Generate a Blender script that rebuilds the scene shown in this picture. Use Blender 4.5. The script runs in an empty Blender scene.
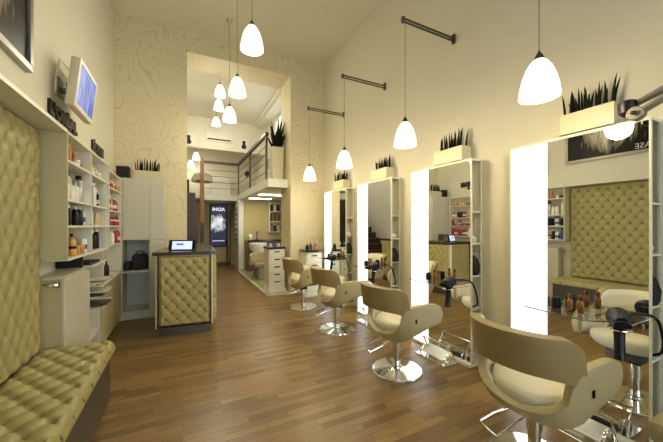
import bpy, bmesh, math, random
from mathutils import Vector, Matrix
random.seed(7)
C = bpy.context.scene.collection
PI = math.pi
sc = bpy.context.scene

# ------------------------------------------------------------------ materials
def new_mat(name):
    m = bpy.data.materials.new(name); m.use_nodes = True
    nt = m.node_tree; b = nt.nodes['Principled BSDF']
    return m, nt, b
def mat(name, col, rough=.5, metal=0., bump=0., bscale=200., var=0., vscale=8., emit=None, estr=0., coat=0., spec=None, sheen=0.):
    m, nt, b = new_mat(name)
    b.inputs['Base Color'].default_value = (*col, 1)
    b.inputs['Roughness'].default_value = rough
    b.inputs['Metallic'].default_value = metal
    if coat: b.inputs['Coat Weight'].default_value = coat; b.inputs['Coat Roughness'].default_value = .08
    if spec is not None: b.inputs['Specular IOR Level'].default_value = spec
    if sheen: b.inputs['Sheen Weight'].default_value = sheen
    tc = nt.nodes.new('ShaderNodeTexCoord')
    if var or True:
        n = nt.nodes.new('ShaderNodeTexNoise'); n.inputs['Scale'].default_value = vscale; n.inputs['Detail'].default_value = 4
        nt.links.new(tc.outputs['Object'], n.inputs['Vector'])
        mx = nt.nodes.new('ShaderNodeMix'); mx.data_type = 'RGBA'
        v = var if var else .03
        mx.inputs['A'].default_value = (*[c*(1-v) for c in col], 1); mx.inputs['B'].default_value = (*[min(1, c*(1+v)) for c in col], 1)
        nt.links.new(n.outputs['Fac'], mx.inputs['Factor']); nt.links.new(mx.outputs['Result'], b.inputs['Base Color'])
    if bump:
        n2 = nt.nodes.new('ShaderNodeTexNoise'); n2.inputs['Scale'].default_value = bscale
        nt.links.new(tc.outputs['Object'], n2.inputs['Vector'])
        bp = nt.nodes.new('ShaderNodeBump'); bp.inputs['Strength'].default_value = bump; bp.inputs['Distance'].default_value = .002
        nt.links.new(n2.outputs['Fac'], bp.inputs['Height']); nt.links.new(bp.outputs['Normal'], b.inputs['Normal'])
    if emit:
        b.inputs['Emission Color'].default_value = (*emit, 1); b.inputs['Emission Strength'].default_value = estr
    return m

def s2l(r, g, b):
    f = lambda c: ((c/255+.055)/1.055)**2.4 if c/255 > .04045 else c/255/12.92
    return (f(r), f(g), f(b))

M = {}
M['wall'] = mat('cream_plaster', s2l(223, 216, 194), .75, bump=.15, bscale=90)
M['wall_left'] = mat('pale_plaster', s2l(224, 220, 203), .7, bump=.15, bscale=90)
M['ceiling'] = mat('ceiling_plaster', s2l(227, 221, 199), .8, bump=.1, bscale=60)
M['khaki'] = mat('khaki_plaster', s2l(190, 174, 122), .7, bump=.1, bscale=60)
M['white'] = mat('white_laminate', s2l(228, 226, 208), .38)
M['cab'] = mat('grey_white_laminate', s2l(206, 203, 182), .42)
M['unitside'] = mat('unit_beige_laminate', s2l(196, 184, 138), .5)
M['shelfback'] = mat('shelf_back_laminate', s2l(214, 212, 196), .5)
M['radiator'] = mat('radiator_enamel', s2l(212, 206, 184), .35)
M['offwhite'] = mat('offwhite_plastic', s2l(208, 198, 166), .45)
M['chrome'] = mat('chrome', (.82, .82, .80), .10, 1.)
M['satin'] = mat('satin_steel', (.55, .55, .53), .32, 1.)
M['rim'] = mat('grey_rim_metal', (.16, .17, .18), .3, .7)
M['dark_steel'] = mat('dark_steel', (.12, .11, .10), .35, .8)
M['brushed'] = mat('brushed_bench_steel', (.15, .145, .125), .36, .85)
M['leather_out'] = mat('tan_leather', s2l(152, 132, 86), .42, bump=.25, bscale=260)
M['leather_arm'] = mat('beige_leather', s2l(180, 166, 124), .42, bump=.25, bscale=260)
M['leather_in'] = mat('cream_leather', s2l(228, 220, 192), .42, bump=.2, bscale=260)
M['tuft'] = mat('olive_velvet_leather', s2l(166, 155, 100), .44, bump=.25, bscale=300)
M['tuft_desk'] = mat('olive_gold_leather', s2l(180, 166, 104), .38, bump=.25, bscale=300)
M['button'] = mat('button_dimple_shade', s2l(96, 84, 44), .5)  # darkened olive: shade in the button dimples put into the colour
M['darkwood'] = mat('dark_wood', s2l(60, 40, 24), .25, var=.25, vscale=14, coat=.3)
M['postwood'] = mat('brown_wood', s2l(146, 94, 48), .4, var=.2, vscale=14)
M['stairwood'] = mat('stair_dark_wood', s2l(58, 36, 22), .4, var=.2)
M['black'] = mat('black_plastic', (.005, .005, .007), .4, spec=.3)
M['blackmat'] = mat('matt_black', (.010, .010, .012), .7)
M['navy'] = mat('navy_plastic', (.006, .008, .030), .35, spec=.35)
M['plant'] = mat('dark_spiky_leaf', s2l(16, 19, 14), .75, var=.3, spec=.2)
M['soil'] = mat('soil', (.02, .014, .01), .9)
M['copper'] = mat('copper_bottle', s2l(146, 96, 54), .3, .5)
M['red'] = mat('red_plastic', s2l(170, 34, 50), .35)
M['beige'] = mat('beige_plastic', s2l(214, 184, 140), .4)
M['tanp'] = mat('tan_plastic', s2l(190, 130, 78), .4)
M['gold'] = mat('gold_plastic', s2l(220, 168, 80), .35, .2)
M['brownp'] = mat('brown_plastic', s2l(92, 52, 28), .35)
M['blue'] = mat('blue_plastic', s2l(60, 80, 160), .35)
M['silver'] = mat('silver_plastic', s2l(190, 190, 185), .3, .5)
M['armgrey'] = mat('warm_grey_arm', s2l(140, 136, 122), .35, .3)
M['whitep'] = mat('white_plastic', s2l(232, 230, 220), .4)
M['greyp'] = mat('grey_plastic', s2l(120, 118, 108), .4)
M['paper'] = mat('printed_paper', s2l(205, 200, 188), .5, var=.35, vscale=30)
M['paper2'] = mat('dark_printed_cover', s2l(60, 58, 60), .35, var=.5, vscale=25)
M['tile'] = mat('sage_floor_tile', s2l(150, 150, 105), .3)
M['stone'] = mat('pale_stone_kerb', s2l(205, 200, 178), .5)
M['darktop'] = mat('dark_blue_worktop', (.014, .016, .03), .12)
M['mirror'] = mat('mirror_silver', (.86, .87, .84), .0, 1.)
M['mirror'].node_tree.nodes['Principled BSDF'].inputs['Roughness'].default_value = 0.0
M['grille'] = mat('grille_dark', (.03, .03, .03), .6)
M['frame_metal'] = mat('picture_frame_silver', (.35, .34, .31), .35, .8)
M['letters'] = mat('black_letters', (.006, .006, .008), .4)
M['wletters'] = mat('white_letters', s2l(220, 220, 214), .5)
M['sign_ink'] = mat('grey_ink', s2l(120, 120, 140), .5)

def emit_mat(name, col, s):
    m = mat(name, (.8, .8, .8), .4, emit=col, estr=s); return m
M['panel'] = emit_mat('light_panel_diffuser', (.90, .96, 1.), 2.3)
M['striplight'] = emit_mat('strip_light_diffuser', (1., .93, .74), 14)

# glass
def glass(name, col=(1, 1, 1), rough=0, ior=1.45):
    m, nt, b = new_mat(name)
    b.inputs['Base Color'].default_value = (*col, 1); b.inputs['Roughness'].default_value = rough
    b.inputs['IOR'].default_value = ior; b.inputs['Transmission Weight'].default_value = 1
    n = nt.nodes.new('ShaderNodeTexNoise'); n.inputs['Scale'].default_value = 3
    return m
M['glass'] = glass('clear_glass', (.93, .97, .95)); M['trayglass'] = glass('smoked_glass', (.70, .75, .74))

# pendant shade: lit opal glass, a little brighter near the bulb
m, nt, b = new_mat('opal_glass_lit'); M['opal'] = m
b.inputs['Base Color'].default_value = (.9, .88, .8, 1); b.inputs['Roughness'].default_value = .25
tc = nt.nodes.new('ShaderNodeTexCoord'); wv = nt.nodes.new('ShaderNodeTexNoise'); wv.inputs['Scale'].default_value = 9
mp = nt.nodes.new('ShaderNodeMapping'); mp.inputs['Scale'].default_value = (1, 1, 6)
nt.links.new(tc.outputs['Object'], mp.inputs['Vector']); nt.links.new(mp.outputs['Vector'], wv.inputs['Vector'])
cr = nt.nodes.new('ShaderNodeValToRGB'); cr.color_ramp.elements[0].color = (1, .80, .46, 1); cr.color_ramp.elements[1].color = (1, .93, .72, 1)
nt.links.new(wv.outputs['Fac'], cr.inputs['Fac']); nt.links.new(cr.outputs['Color'], b.inputs['Emission Color'])
b.inputs['Emission Strength'].default_value = 2.1

# wallpaper with agate-like contour lines
m, nt, b = new_mat('agate_wallpaper'); M['wallpaper'] = m
tc = nt.nodes.new('ShaderNodeTexCoord'); mp = nt.nodes.new('ShaderNodeMapping'); mp.inputs['Scale'].default_value = (1, 1, .8)
nz = nt.nodes.new('ShaderNodeTexNoise'); nz.inputs['Scale'].default_value = 1.9; nz.inputs['Detail'].default_value = .6; nz.inputs['Distortion'].default_value = .35
nt.links.new(tc.outputs['Object'], mp.inputs['Vector']); nt.links.new(mp.outputs['Vector'], nz.inputs['Vector'])
m1 = nt.nodes.new('ShaderNodeMath'); m1.operation = 'MULTIPLY'; m1.inputs[1].default_value = 15
m2 = nt.nodes.new('ShaderNodeMath'); m2.operation = 'PINGPONG'; m2.inputs[1].default_value = .5
r = nt.nodes.new('ShaderNodeValToRGB'); r.color_ramp.elements[0].position = .02; r.color_ramp.elements[1].position = .12
r.color_ramp.elements[0].color = (*s2l(205, 193, 156), 1); r.color_ramp.elements[1].color = (*s2l(220, 209, 174), 1)
nt.links.new(nz.outputs['Fac'], m1.inputs[0]); nt.links.new(m1.outputs[0], m2.inputs[0]); nt.links.new(m2.outputs[0], r.inputs['Fac'])
nt.links.new(r.outputs['Color'], b.inputs['Base Color']); b.inputs['Roughness'].default_value = .6

# laminate strip floor, boards along X
m, nt, b = new_mat('oak_strip_floor'); M['floor'] = m
tc = nt.nodes.new('ShaderNodeTexCoord')
br = nt.nodes.new('ShaderNodeTexBrick'); br.inputs['Scale'].default_value = 1
br.inputs['Brick Width'].default_value = .46; br.inputs['Row Height'].default_value = .066; br.inputs['Mortar Size'].default_value = .0011
br.offset = .37; br.offset_frequency = 2; br.squash = 1.25; br.squash_frequency = 3
br.inputs['Color1'].default_value = (*s2l(112, 87, 48), 1); br.inputs['Color2'].default_value = (*s2l(154, 123, 74), 1)
br.inputs['Mortar'].default_value = (*s2l(70, 50, 30), 1); br.inputs['Bias'].default_value = 0
nt.links.new(tc.outputs['Object'], br.inputs['Vector'])
mp = nt.nodes.new('ShaderNodeMapping'); mp.inputs['Scale'].default_value = (1.6, 34, 1)
gn = nt.nodes.new('ShaderNodeTexNoise'); gn.inputs['Scale'].default_value = 3; gn.inputs['Detail'].default_value = 6
nt.links.new(tc.outputs['Object'], mp.inputs['Vector']); nt.links.new(mp.outputs['Vector'], gn.inputs['Vector'])
gr = nt.nodes.new('ShaderNodeValToRGB'); gr.color_ramp.elements[0].position = .3; gr.color_ramp.elements[1].position = .7
gr.color_ramp.elements[0].color = (.74, .73, .71, 1); gr.color_ramp.elements[1].color = (1.12, 1.12, 1.1, 1)
nt.links.new(gn.outputs['Fac'], gr.inputs['Fac'])
mm = nt.nodes.new('ShaderNodeMix'); mm.data_type = 'RGBA'; mm.blend_type = 'MULTIPLY'; mm.inputs['Factor'].default_value = .85
nt.links.new(br.outputs['Color'], mm.inputs['A']); nt.links.new(gr.outputs['Color'], mm.inputs['B'])
nt.links.new(mm.outputs['Result'], b.inputs['Base Color'])
rr = nt.nodes.new('ShaderNodeMapRange'); rr.inputs['To Min'].default_value = .26; rr.inputs['To Max'].default_value = .40
nt.links.new(gn.outputs['Fac'], rr.inputs['Value']); nt.links.new(rr.outputs['Result'], b.inputs['Roughness'])
bp = nt.nodes.new('ShaderNodeBump'); bp.inputs['Strength'].default_value = .08; bp.inputs['Distance'].default_value = .002
nt.links.new(gn.outputs['Fac'], bp.inputs['Height']); nt.links.new(bp.outputs['Normal'], b.inputs['Normal'])

# photographic print: dark with a sweep of pale hair strands
def hair_print(name, center, scale, hi, lo, strands=22, rot=.6, emit=0, width=.5):
    m, nt, b = new_mat(name)
    tc = nt.nodes.new('ShaderNodeTexCoord'); mp = nt.nodes.new('ShaderNodeMapping')
    mp.inputs['Rotation'].default_value = (rot, 0, 0); mp.inputs['Scale'].default_value = (0, strands, 2.2)
    nz = nt.nodes.new('ShaderNodeTexNoise'); nz.inputs['Scale'].default_value = 1; nz.inputs['Detail'].default_value = 3; nz.inputs['Distortion'].default_value = .6
    nt.links.new(tc.outputs['Object'], mp.inputs['Vector']); nt.links.new(mp.outputs['Vector'], nz.inputs['Vector'])
    dm = nt.nodes.new('ShaderNodeVectorMath'); dm.operation = 'DISTANCE'; dm.inputs[1].default_value = center
    nt.links.new(tc.outputs['Object'], dm.inputs[0])
    mr = nt.nodes.new('ShaderNodeMapRange'); mr.inputs['From Min'].default_value = 0; mr.inputs['From Max'].default_value = scale
    mr.inputs['To Min'].default_value = 1; mr.inputs['To Max'].default_value = 0
    nt.links.new(dm.outputs['Value'], mr.inputs['Value'])
    mu = nt.nodes.new('ShaderNodeMath'); mu.operation = 'MULTIPLY'
    nt.links.new(mr.outputs['Result'], mu.inputs[0]); nt.links.new(nz.outputs['Fac'], mu.inputs[1])
    cr = nt.nodes.new('ShaderNodeValToRGB'); cr.color_ramp.elements[0].position = .22; cr.color_ramp.elements[1].position = width
    cr.color_ramp.elements[0].color = (*lo, 1); cr.color_ramp.elements[1].color = (*hi, 1)
    nt.links.new(mu.outputs[0], cr.inputs['Fac']); nt.links.new(cr.outputs['Color'], b.inputs['Base Color'])
    b.inputs['Roughness'].default_value = .38
    if emit:
        nt.links.new(cr.outputs['Color'], b.inputs['Emission Color']); b.inputs['Emission Strength'].default_value = emit
    return m

# ------------------------------------------------------------------ mesh builder
OFF = {}
class MB:
    def __init__(s): s.bm = bmesh.new()
    def box(s, x0, x1, y0, y1, z0, z1, bev=0):
        vs = [s.bm.verts.new((x, y, z)) for x in (x0, x1) for y in (y0, y1) for z in (z0, z1)]
        fs = []
        for q in ((0, 1, 3, 2), (4, 6, 7, 5), (0, 4, 5, 1), (2, 3, 7, 6), (0, 2, 6, 4), (1, 5, 7, 3)):
            fs.append(s.bm.faces.new([vs[i] for i in q]))
        if bev:
            es = list({e for f in fs for e in f.edges})
            bmesh.ops.bevel(s.bm, geom=es, offset=bev, segments=2, affect='EDGES', profile=.5)
        return s
    def prism(s, pts, z0, z1):                      # pts: xy polygon CCW
        a = [s.bm.verts.new((x, y, z0)) for x, y in pts]; b = [s.bm.verts.new((x, y, z1)) for x, y in pts]
        n = len(pts)
        for i in range(n): s.bm.faces.new((a[i], a[(i+1) % n], b[(i+1) % n], b[i]))
        s.bm.faces.new(list(reversed(a))); s.bm.faces.new(b)
        return s
    def lathe(s, prof, cx=0, cy=0, cz=0, n=24, cap=True, axis='Z', ang=0):
        rings = []
        for (r, z) in prof:
            ring = []
            for i in range(n):
                a = 2*PI*i/n + ang
                p = (r*math.cos(a), r*math.sin(a), z)
                if axis == 'X': p = (p[2], p[0], p[1])
                if axis == 'Y': p = (p[1], p[2], p[0])
                ring.append(s.bm.verts.new((p[0]+cx, p[1]+cy, p[2]+cz)))
            rings.append(ring)
        for a, b in zip(rings, rings[1:]):
            for i in range(n): s.bm.faces.new((a[i], a[(i+1) % n], b[(i+1) % n], b[i]))
        if cap:
            s.bm.faces.new(list(reversed(rings[0]))); s.bm.faces.new(rings[-1])
        return s
    def tube(s, path, r, n=8, flat=None):
        P = [Vector(p) for p in path]; rings = []
        up = Vector((0, 0, 1)); prev = None
        for i, p in enumerate(P):
            t = ((P[min(i+1, len(P)-1)] - P[max(i-1, 0)])).normalized()
            if prev is None:
                a = t.cross(up)
                if a.length < .1: a = t.cross(Vector((1, 0, 0)))
            else: a = prev - t*prev.dot(t)
            a.normalize(); prev = a; b = t.cross(a)
            rr = r[i] if isinstance(r, (list, tuple)) else r
            k = flat if flat else 1
            rings.append([s.bm.verts.new(p + a*rr*math.cos(2*PI*j/n) + b*rr*k*math.sin(2*PI*j/n)) for j in range(n)])
        for a, b in zip(rings, rings[1:]):
            for j in range(n): s.bm.faces.new((a[j], a[(j+1) % n], b[(j+1) % n], b[j]))
        s.bm.faces.new(list(reversed(rings[0]))); s.bm.faces.new(rings[-1])
        return s
    def grid(s, fn, nu, nv):
        V = [[s.bm.verts.new(fn(i/nu, j/nv)) for j in range(nv+1)] for i in range(nu+1)]
        for i in range(nu):
            for j in range(nv): s.bm.faces.new((V[i][j], V[i+1][j], V[i+1][j+1], V[i][j+1]))
        return V
    def xf(s, mtx): bmesh.ops.transform(s.bm, matrix=mtx, verts=s.bm.verts); return s
    def build(s, name, mt, parent=None, smooth=False, angle=35, origin='base'):
        bmesh.ops.recalc_face_normals(s.bm, faces=s.bm.faces)
        me = bpy.data.meshes.new(name); s.bm.to_mesh(me); s.bm.free()
        me.materials.append(M[mt] if isinstance(mt, str) else mt)
        o = bpy.data.objects.new(name, me); C.objects.link(o)
        if parent is not None:
            off = OFF.get(parent.name, Vector((0, 0, 0)))
            me.transform(Matrix.Translation(-off)); o.parent = parent; OFF[o.name] = off
        elif origin == 'base':
            xs = [v.co for v in me.vertices]
            c = Vector(((min(v.x for v in xs)+max(v.x for v in xs))/2, (min(v.y for v in xs)+max(v.y for v in xs))/2, min(v.z for v in xs)))
            me.transform(Matrix.Translation(-c)); o.location = c; OFF[o.name] = c
        if smooth:
            for p in me.polygons: p.use_smooth = True
            try:
                me.set_sharp_from_angle(angle=math.radians(angle))
            except Exception: pass
        return o
def tag(o, label=None, cat=None, group=None, kind=None):
    if label: o['label'] = label
    if cat: o['category'] = cat
    if group: o['group'] = group
    if kind: o['kind'] = kind
    return o
def thing(name, label, cat, loc=(0, 0, 0), group=None, rz=0):
    o = bpy.data.objects.new(name, None); C.objects.link(o); o.empty_display_size = .05
    o.location = loc; o.rotation_euler = (0, 0, rz); OFF[o.name] = Vector(loc)
    return tag(o, label, cat, group)
def struct(name, mb, mt, **k):
    o = mb.build(name, mt, origin=k.pop('origin', 'world'), **k); return tag(o, kind='structure')
def local(t): OFF[t.name] = Vector((0, 0, 0))          # children given in local coordinates
def kids(o): return [c for c in bpy.data.objects if c.parent == o]
def copy_tree(o, parent=None):
    c = o.copy(); C.objects.link(c)
    if parent is not None: c.parent = parent
    for ch in kids(o): copy_tree(ch, c)
    return c
def text(name, body, size, mt, mtx, ext=.004, parent=None, off=None, bold=0):
    cu = bpy.data.curves.new(name, 'FONT'); cu.body = body; cu.size = size; cu.extrude = ext; cu.align_x = 'LEFT'; cu.offset = bold
    o = bpy.data.objects.new(name, cu); C.objects.link(o)
    bpy.context.view_layer.update()
    me = bpy.data.meshes.new_from_object(o.evaluated_get(bpy.context.evaluated_depsgraph_get()))
    bpy.data.objects.remove(o)
    me.transform(mtx); me.materials.clear(); me.materials.append(M[mt] if isinstance(mt, str) else mt)
    bm = bmesh.new(); bm.from_mesh(me)
    mb = MB(); mb.bm.free(); mb.bm = bm
    return mb.build(name, mt, parent)
def mod(o, kind, **k):
    m = o.modifiers.new(kind.lower(), kind)
    for a, b in k.items(): setattr(m, a, b)
    return m

# ------------------------------------------------------------------ the room shell
XL, XR, YW, ZC = -1.06, 2.90, 6.23, 5.17
YB, YF, YN = -3.2, 12.0, 6.93         # shop front, far wall, far face of the cross wall
OX0, OX1, OZ = .076, 2.12, 4.79       # opening
struct('floor', MB().box(XL-.2, XR+1.0, YB-.2, YF+.2, -.1, 0), 'floor')
struct('ceiling', MB().box(XL-.2, XR+.2, YB-.2, YN, ZC, ZC+.1), 'ceiling')
struct('wall_left', MB().box(XL-.15, XL, YB-.2, YF+.2, 0, ZC+.1), 'wall_left')
struct('wall_right', MB().box(XR, XR+.15, YB-.2, YW, 0, ZC+.1), 'wall')
w = MB()
w.box(XL, OX0, YW, YN, 0, ZC); w.box(OX1, XR+.15, YW, YN, 0, ZC); w.box(OX0, OX1, YW, YN, OZ, ZC)
struct('wall_back', w, 'wallpaper')
# shop front behind the camera: piers, transom and big panes
w = MB(); w.box(XL, -.75, YB-.15, YB, 0, ZC); w.box(2.6, XR, YB-.15, YB, 0, ZC); w.box(-.75, 2.6, YB-.15, YB, 4.1, ZC); w.box(-.75, 2.6, YB-.15, YB, 0, .25)
struct('wall_front', w, 'wall')
wf = MB()
for a, b_ in ((-.75, -.69), (.36, .42), (1.46, 1.52), (2.54, 2.6)): wf.box(a, b_, YB-.12, YB-.04, .25, 4.1)
wf.box(-.75, 2.6, YB-.12, YB-.04, 2.5, 2.56); wf.box(-.75, 2.6, YB-.12, YB-.04, 4.04, 4.1); wf.box(-.75, 2.6, YB-.12, YB-.04, .25, .31)
w1 = struct('window_1', wf, 'dark_steel')
MB().box(-.69, 2.54, YB-.085, YB-.080, .31, 4.04).build('pane', 'glass', w1)
# back room
XR2, XM = 3.4, 1.68
struct('wall_far', MB().box(XL, XR2+.15, YF, YF+.15, 0, 2.4), 'khaki')
struct('wall_far_upstairs', MB().box(XL, XR2+.15, YF, YF+.15, 2.4, 5.0), 'wall')
struct('ceiling_back_room', MB().box(XL, XR2+.15, YN, YF+.15, 5.0, 5.1), 'ceiling')
struct('wall_bulkhead', MB().box(XL, 2.6, 10.4, 10.6, 4.0, 5.0), 'ceiling')
struct('wall_right_back_room', MB().box(XR2, XR2+.15, YN, YF, 0, 2.36), 'khaki')
w = MB(); w.box(2.6, 2.75, YN, 7.3, 2.545, 5.0); w.box(2.6, 2.75, 9.2, YF, 2.545, 5.0); w.box(2.6, 2.75, 7.3, 9.2, 2.545, 4.05); w.box(2.6, 2.75, 7.3, 9.2, 4.85, 5.0)
struct('wall_mezzanine', w, 'wall')
w2 = struct('window_2', MB().box(2.62, 2.70, 7.3, 9.2, 4.05, 4.10).box(2.62, 2.70, 7.3, 9.2, 4.80, 4.85).box(2.62, 2.70, 8.22, 8.28, 4.10, 4.80), 'white')
MB().box(2.655, 2.665, 7.3, 9.2, 4.10, 4.80).build('pane', 'glass', w2)
struct('trim_cove', MB().box(2.30, 2.60, YN, 10.4, 4.88, 5.0).box(2.2, 2.6, YN, 10.4, 4.94, 5.0), 'ceiling')
# mezzanine slab, L shaped
w = MB(); w.box(XM, 2.75, YN-.0, YF, 2.36, 2.545); w.box(2.75, XR2+.15, YN, YF, 2.36, 2.545); w.box(XM, OX1, 6.44, YN, 2.36, 2.545); w.box(.52, XM, 10.6, YF, 2.36, 2.545)
struct('floor_mezzanine', w, 'white')
struct('wall_wash_area', MB().box(1.83, XR2, 10.1, 10.25, 0, 2.36), 'khaki')
struct('trim_wall_end', MB().box(1.66, 1.83, 10.15, 11.0, 0, 2.36), 'white')
w = MB(); w.prism([(1.63, 6.30), (OX1, 6.30), (OX1, YN), (XR2, YN), (XR2, 10.1), (1.63, 10.1)], 0, .04)
struct('floor_wash_platform', w, 'tile')
struct('trim_platform_edge', MB().box(1.59, 1.65, 6.26, 10.1, 0, .05).box(1.59, OX1, 6.24, 6.31, 0, .05), 'stone')
struct('baseboard_back', MB().box(.62, 1.66, YF-.02, YF, 0, .12), 'stairwood')
struct('baseboard_right', MB().box(XR-.015, XR, YB, YW, 0, .08), 'white')
d = struct('door_1', MB().box(1.50, 1.56, YF-.04, YF, 0, 2.1).box(1.62, 1.66, YF-.04, YF, 0, 2.1), 'stairwood')
# recessed strip lights in the mezzanine soffit
lights = []
for i, (x0, x1, y0, y1, lb) in enumerate(((1.84, 2.66, 7.9, 8.12, 'nearer recessed strip light under the mezzanine slab above the wash basins'), (1.84, 2.5, 9.15, 9.37, 'farther recessed strip light under the mezzanine slab by the khaki wall'))):
    t = thing('strip_light', lb, 'ceiling light', ((x0+x1)/2, (y0+y1)/2, 2.34), 'strip lights under the mezzanine')
    MB().box(x0-.02, x1+.02, y0-.02, y1+.02, 2.345, 2.36).build('frame', 'white', t)
    MB().box(x0, x1, y0, y1, 2.338, 2.345).build('diffuser', 'striplight', t)

# ------------------------------------------------------------------ tufted upholstery
def tuft_h(a, b):
    s1 = abs(math.sin(PI*(a+b)/2)); s2 = abs(math.sin(PI*(a-b)/2))
    p, q = (a+b)/2, (a-b)/2
    d2 = (p-round(p))**2 + (q-round(q))**2           # distance from the nearest button
    dip = math.exp(-d2/.028); fold = (min(s1, s2))**.6; dome = (s1*s2)**.4
    return max(0, (.55+.20*fold+.25*dome))*(1-dip)**.9
def tuft_panel(o, ua, ub, w, h, depth, cu, cv, back=.02, res=.0125, edge=.03):
    """o origin, ua/ub unit axes, normal = ua x ub; cushion pulled in by buttons on a diamond lattice"""
    o = Vector(o); ua = Vector(ua); ub = Vector(ub); n = ua.cross(ub)
    nu = int(w/res); nv = int(h/res)
    ku = round(w/(cu/2))/w; kv = round(h/(cv/2))/h
    mb = MB()
    def f(u, v):
        x, y = u*w, v*h
        d = min(x, w-x, y, h-y); e = min(1, max(0, d/edge)); e = math.sqrt(1-(1-e)**2)
        t = tuft_h(x*ku, y*kv)
        return o + ua*x + ub*y + n*(back + e*(depth*(.30+.70*t)))
    V = mb.grid(f, nu, nv)
    # sides back to the plane
    ring = [V[i][0] for i in range(nu+1)] + [V[nu][j] for j in range(1, nv+1)] + [V[i][nv] for i in range(nu-1, -1, -1)] + [V[0][j] for j in range(nv-1, 0, -1)]
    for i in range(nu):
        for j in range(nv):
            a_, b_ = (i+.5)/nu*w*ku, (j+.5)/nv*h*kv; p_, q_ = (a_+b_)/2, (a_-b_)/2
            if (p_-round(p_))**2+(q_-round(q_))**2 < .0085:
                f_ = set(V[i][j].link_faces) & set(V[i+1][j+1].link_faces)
                for ff in f_: ff.material_index = 1  # faces round each button take the painted dimple shade
    base = [mb.bm.verts.new(v.co - n*back) for v in ring]
    k = len(ring)
    for i in range(k): mb.bm.faces.new((ring[i], base[i], base[(i+1) % k], ring[(i+1) % k]))
    mb.bm.faces.new(base)
    return mb

# niche: one top board and the upholstered wall panel
panel = tuft_panel((-.993, .45, .565), (0, 1, 0), (0, 0, 1), 2.49, 1.645, .05, .14, .19, .010, .0105)
t = thing('upholstered_niche', 'beige niche lined with an olive button-tufted panel above the long bench', 'wall niche', (-.925, 1.6, .56))
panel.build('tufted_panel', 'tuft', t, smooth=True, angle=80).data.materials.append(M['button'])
MB().box(-1.058, -.79, .3, 2.94, 2.215, 2.24).build('top_board', 'white', t)
MB().box(-1.058, -.995, .3, 2.94, .56, 2.215).build('back_board', 'unitside', t)
MB().box(-1.058, -.79, .3, .33, .56, 2.215).build('side_board', 'unitside', t)
# bench
t = thing('tufted_bench', 'long olive button-tufted bench with brushed steel front at lower left', 'bench', (-.76, 1.8, 0))
sm = tuft_panel((-.99, .5, .465), (1, 0, 0), (0, 1, 0), .485, 2.56, .085, .14, .175, .012, .0105, .045)
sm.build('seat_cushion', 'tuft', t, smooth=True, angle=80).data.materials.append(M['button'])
MB().box(-.99, -.535, .52, 3.02, .07, .465, .004).build('base_box', 'brushed', t)
for y in (.7, 1.85, 2.95):
    MB().lathe([(.022, 0), (.022, .07)], -.60, y, 0, 12).build('foot', 'chrome', t, True)
# radiator
t = thing('radiator', 'pale ribbed panel radiator standing between bench and magazine racks', 'radiator', (-.92, 3.4, 0))
MB().box(-1.045, -.86, 3.10, 3.80, .14, 1.07, .004).build('body', 'unitside', t)
r = MB().box(-.862, -.848, 3.09, 3.81, .13, 1.08)
for i in range(34): r.box(-.85, -.842, 3.105+i*.0207, 3.117+i*.0207, .16, 1.05)
r.build('ribbed_front', 'radiator', t)
MB().box(-1.05, -.848, 3.09, 3.81, 1.07, 1.09, .004).build('top_cover', 'radiator', t)
MB().box(-1.04, -.9, 3.3, 3.33, 0, .14).box(-1.04, -.9, 3.6, 3.63, 0, .14).build('stand', 'radiator', t)
v = MB().lathe([(.012, 0), (.014, .03), (.026, .035), (.028, .08), (.022, .095)], -.955, 3.02, 1.04, 16, axis='X').build('thermostat_valve', 'chrome', t, True)
MB().tube([(-.95, 3.02, 1.04), (-.95, 3.11, 1.04)], .010).build('valve_pipe', 'chrome', t, True)

# ------------------------------------------------------------------ product shelving
ROWS = [1.245, 1.503, 1.71, 2.015, 2.232]
XB, XFR = -1.055, -.79
t = thing('product_shelving', 'white wall-hung open shelving with four rows of hair products', 'shelving', (-.92, 3.6, 1.23))
MB().box(XB, XFR, 2.945, 2.968, 1.235, 2.24).build('side_panel', 'unitside', t)
for y in (3.645, 4.28): MB().box(XB+.01, XFR, y-.008, y+.008, 1.25, 2.225).build('divider', 'white', t)
MB().box(XB, XFR, 4.40, 4.42, 1.235, 2.24).build('side_panel', 'white', t)
MB().box(XB, XB+.012, 2.968, 4.40, 1.245, 2.225).build('back_panel', 'shelfback', t)
for z in ROWS: MB().box(XB+.012, XFR, 2.968, 4.40, z-.018, z).build('shelf', 'white', t)
t = thing('tall_product_shelving', 'white shelving bay with red products beside the end cupboard', 'shelving', (-.92, 4.95, .8))
for y0, y1 in ((4.425, 4.45), (5.62, 5.64)): MB().box(XB, -.85, y0, y1, .80, 2.24).build('side_panel', 'white', t)
MB().box(XB, XB+.012, 4.45, 5.62, .80, 2.225).build('back_panel', 'shelfback', t)
for z in ROWS: MB().box(XB+.012, -.85, 4.45, 5.62, z-.018, z).build('shelf', 'white', t)
# low cupboards
t = thing('low_cupboard', 'low cream cupboard with two doors under the product shelves', 'cupboard', (-.95, 4.97, 0))
MB().box(XB, -.87, 4.35, 5.60, .06, .77).build('body', 'unitside', t)
MB().box(XB, -.90, 4.37, 5.60, 0, .06).build('plinth', 'cab', t)
MB().box(XB, -.845, 4.34, 5.60, .77, .795, .003).build('worktop', 'white', t)
for y0, y1 in ((4.37, 4.96), (4.98, 5.58)):
    dd = MB().box(-.87, -.852, y0, y1, .08, .755, .003).build('door', 'unitside', t)
    MB().box(-.852, -.84, y1-.12, y1-.04, .70, .712).build('handle', 'satin', dd)
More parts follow.
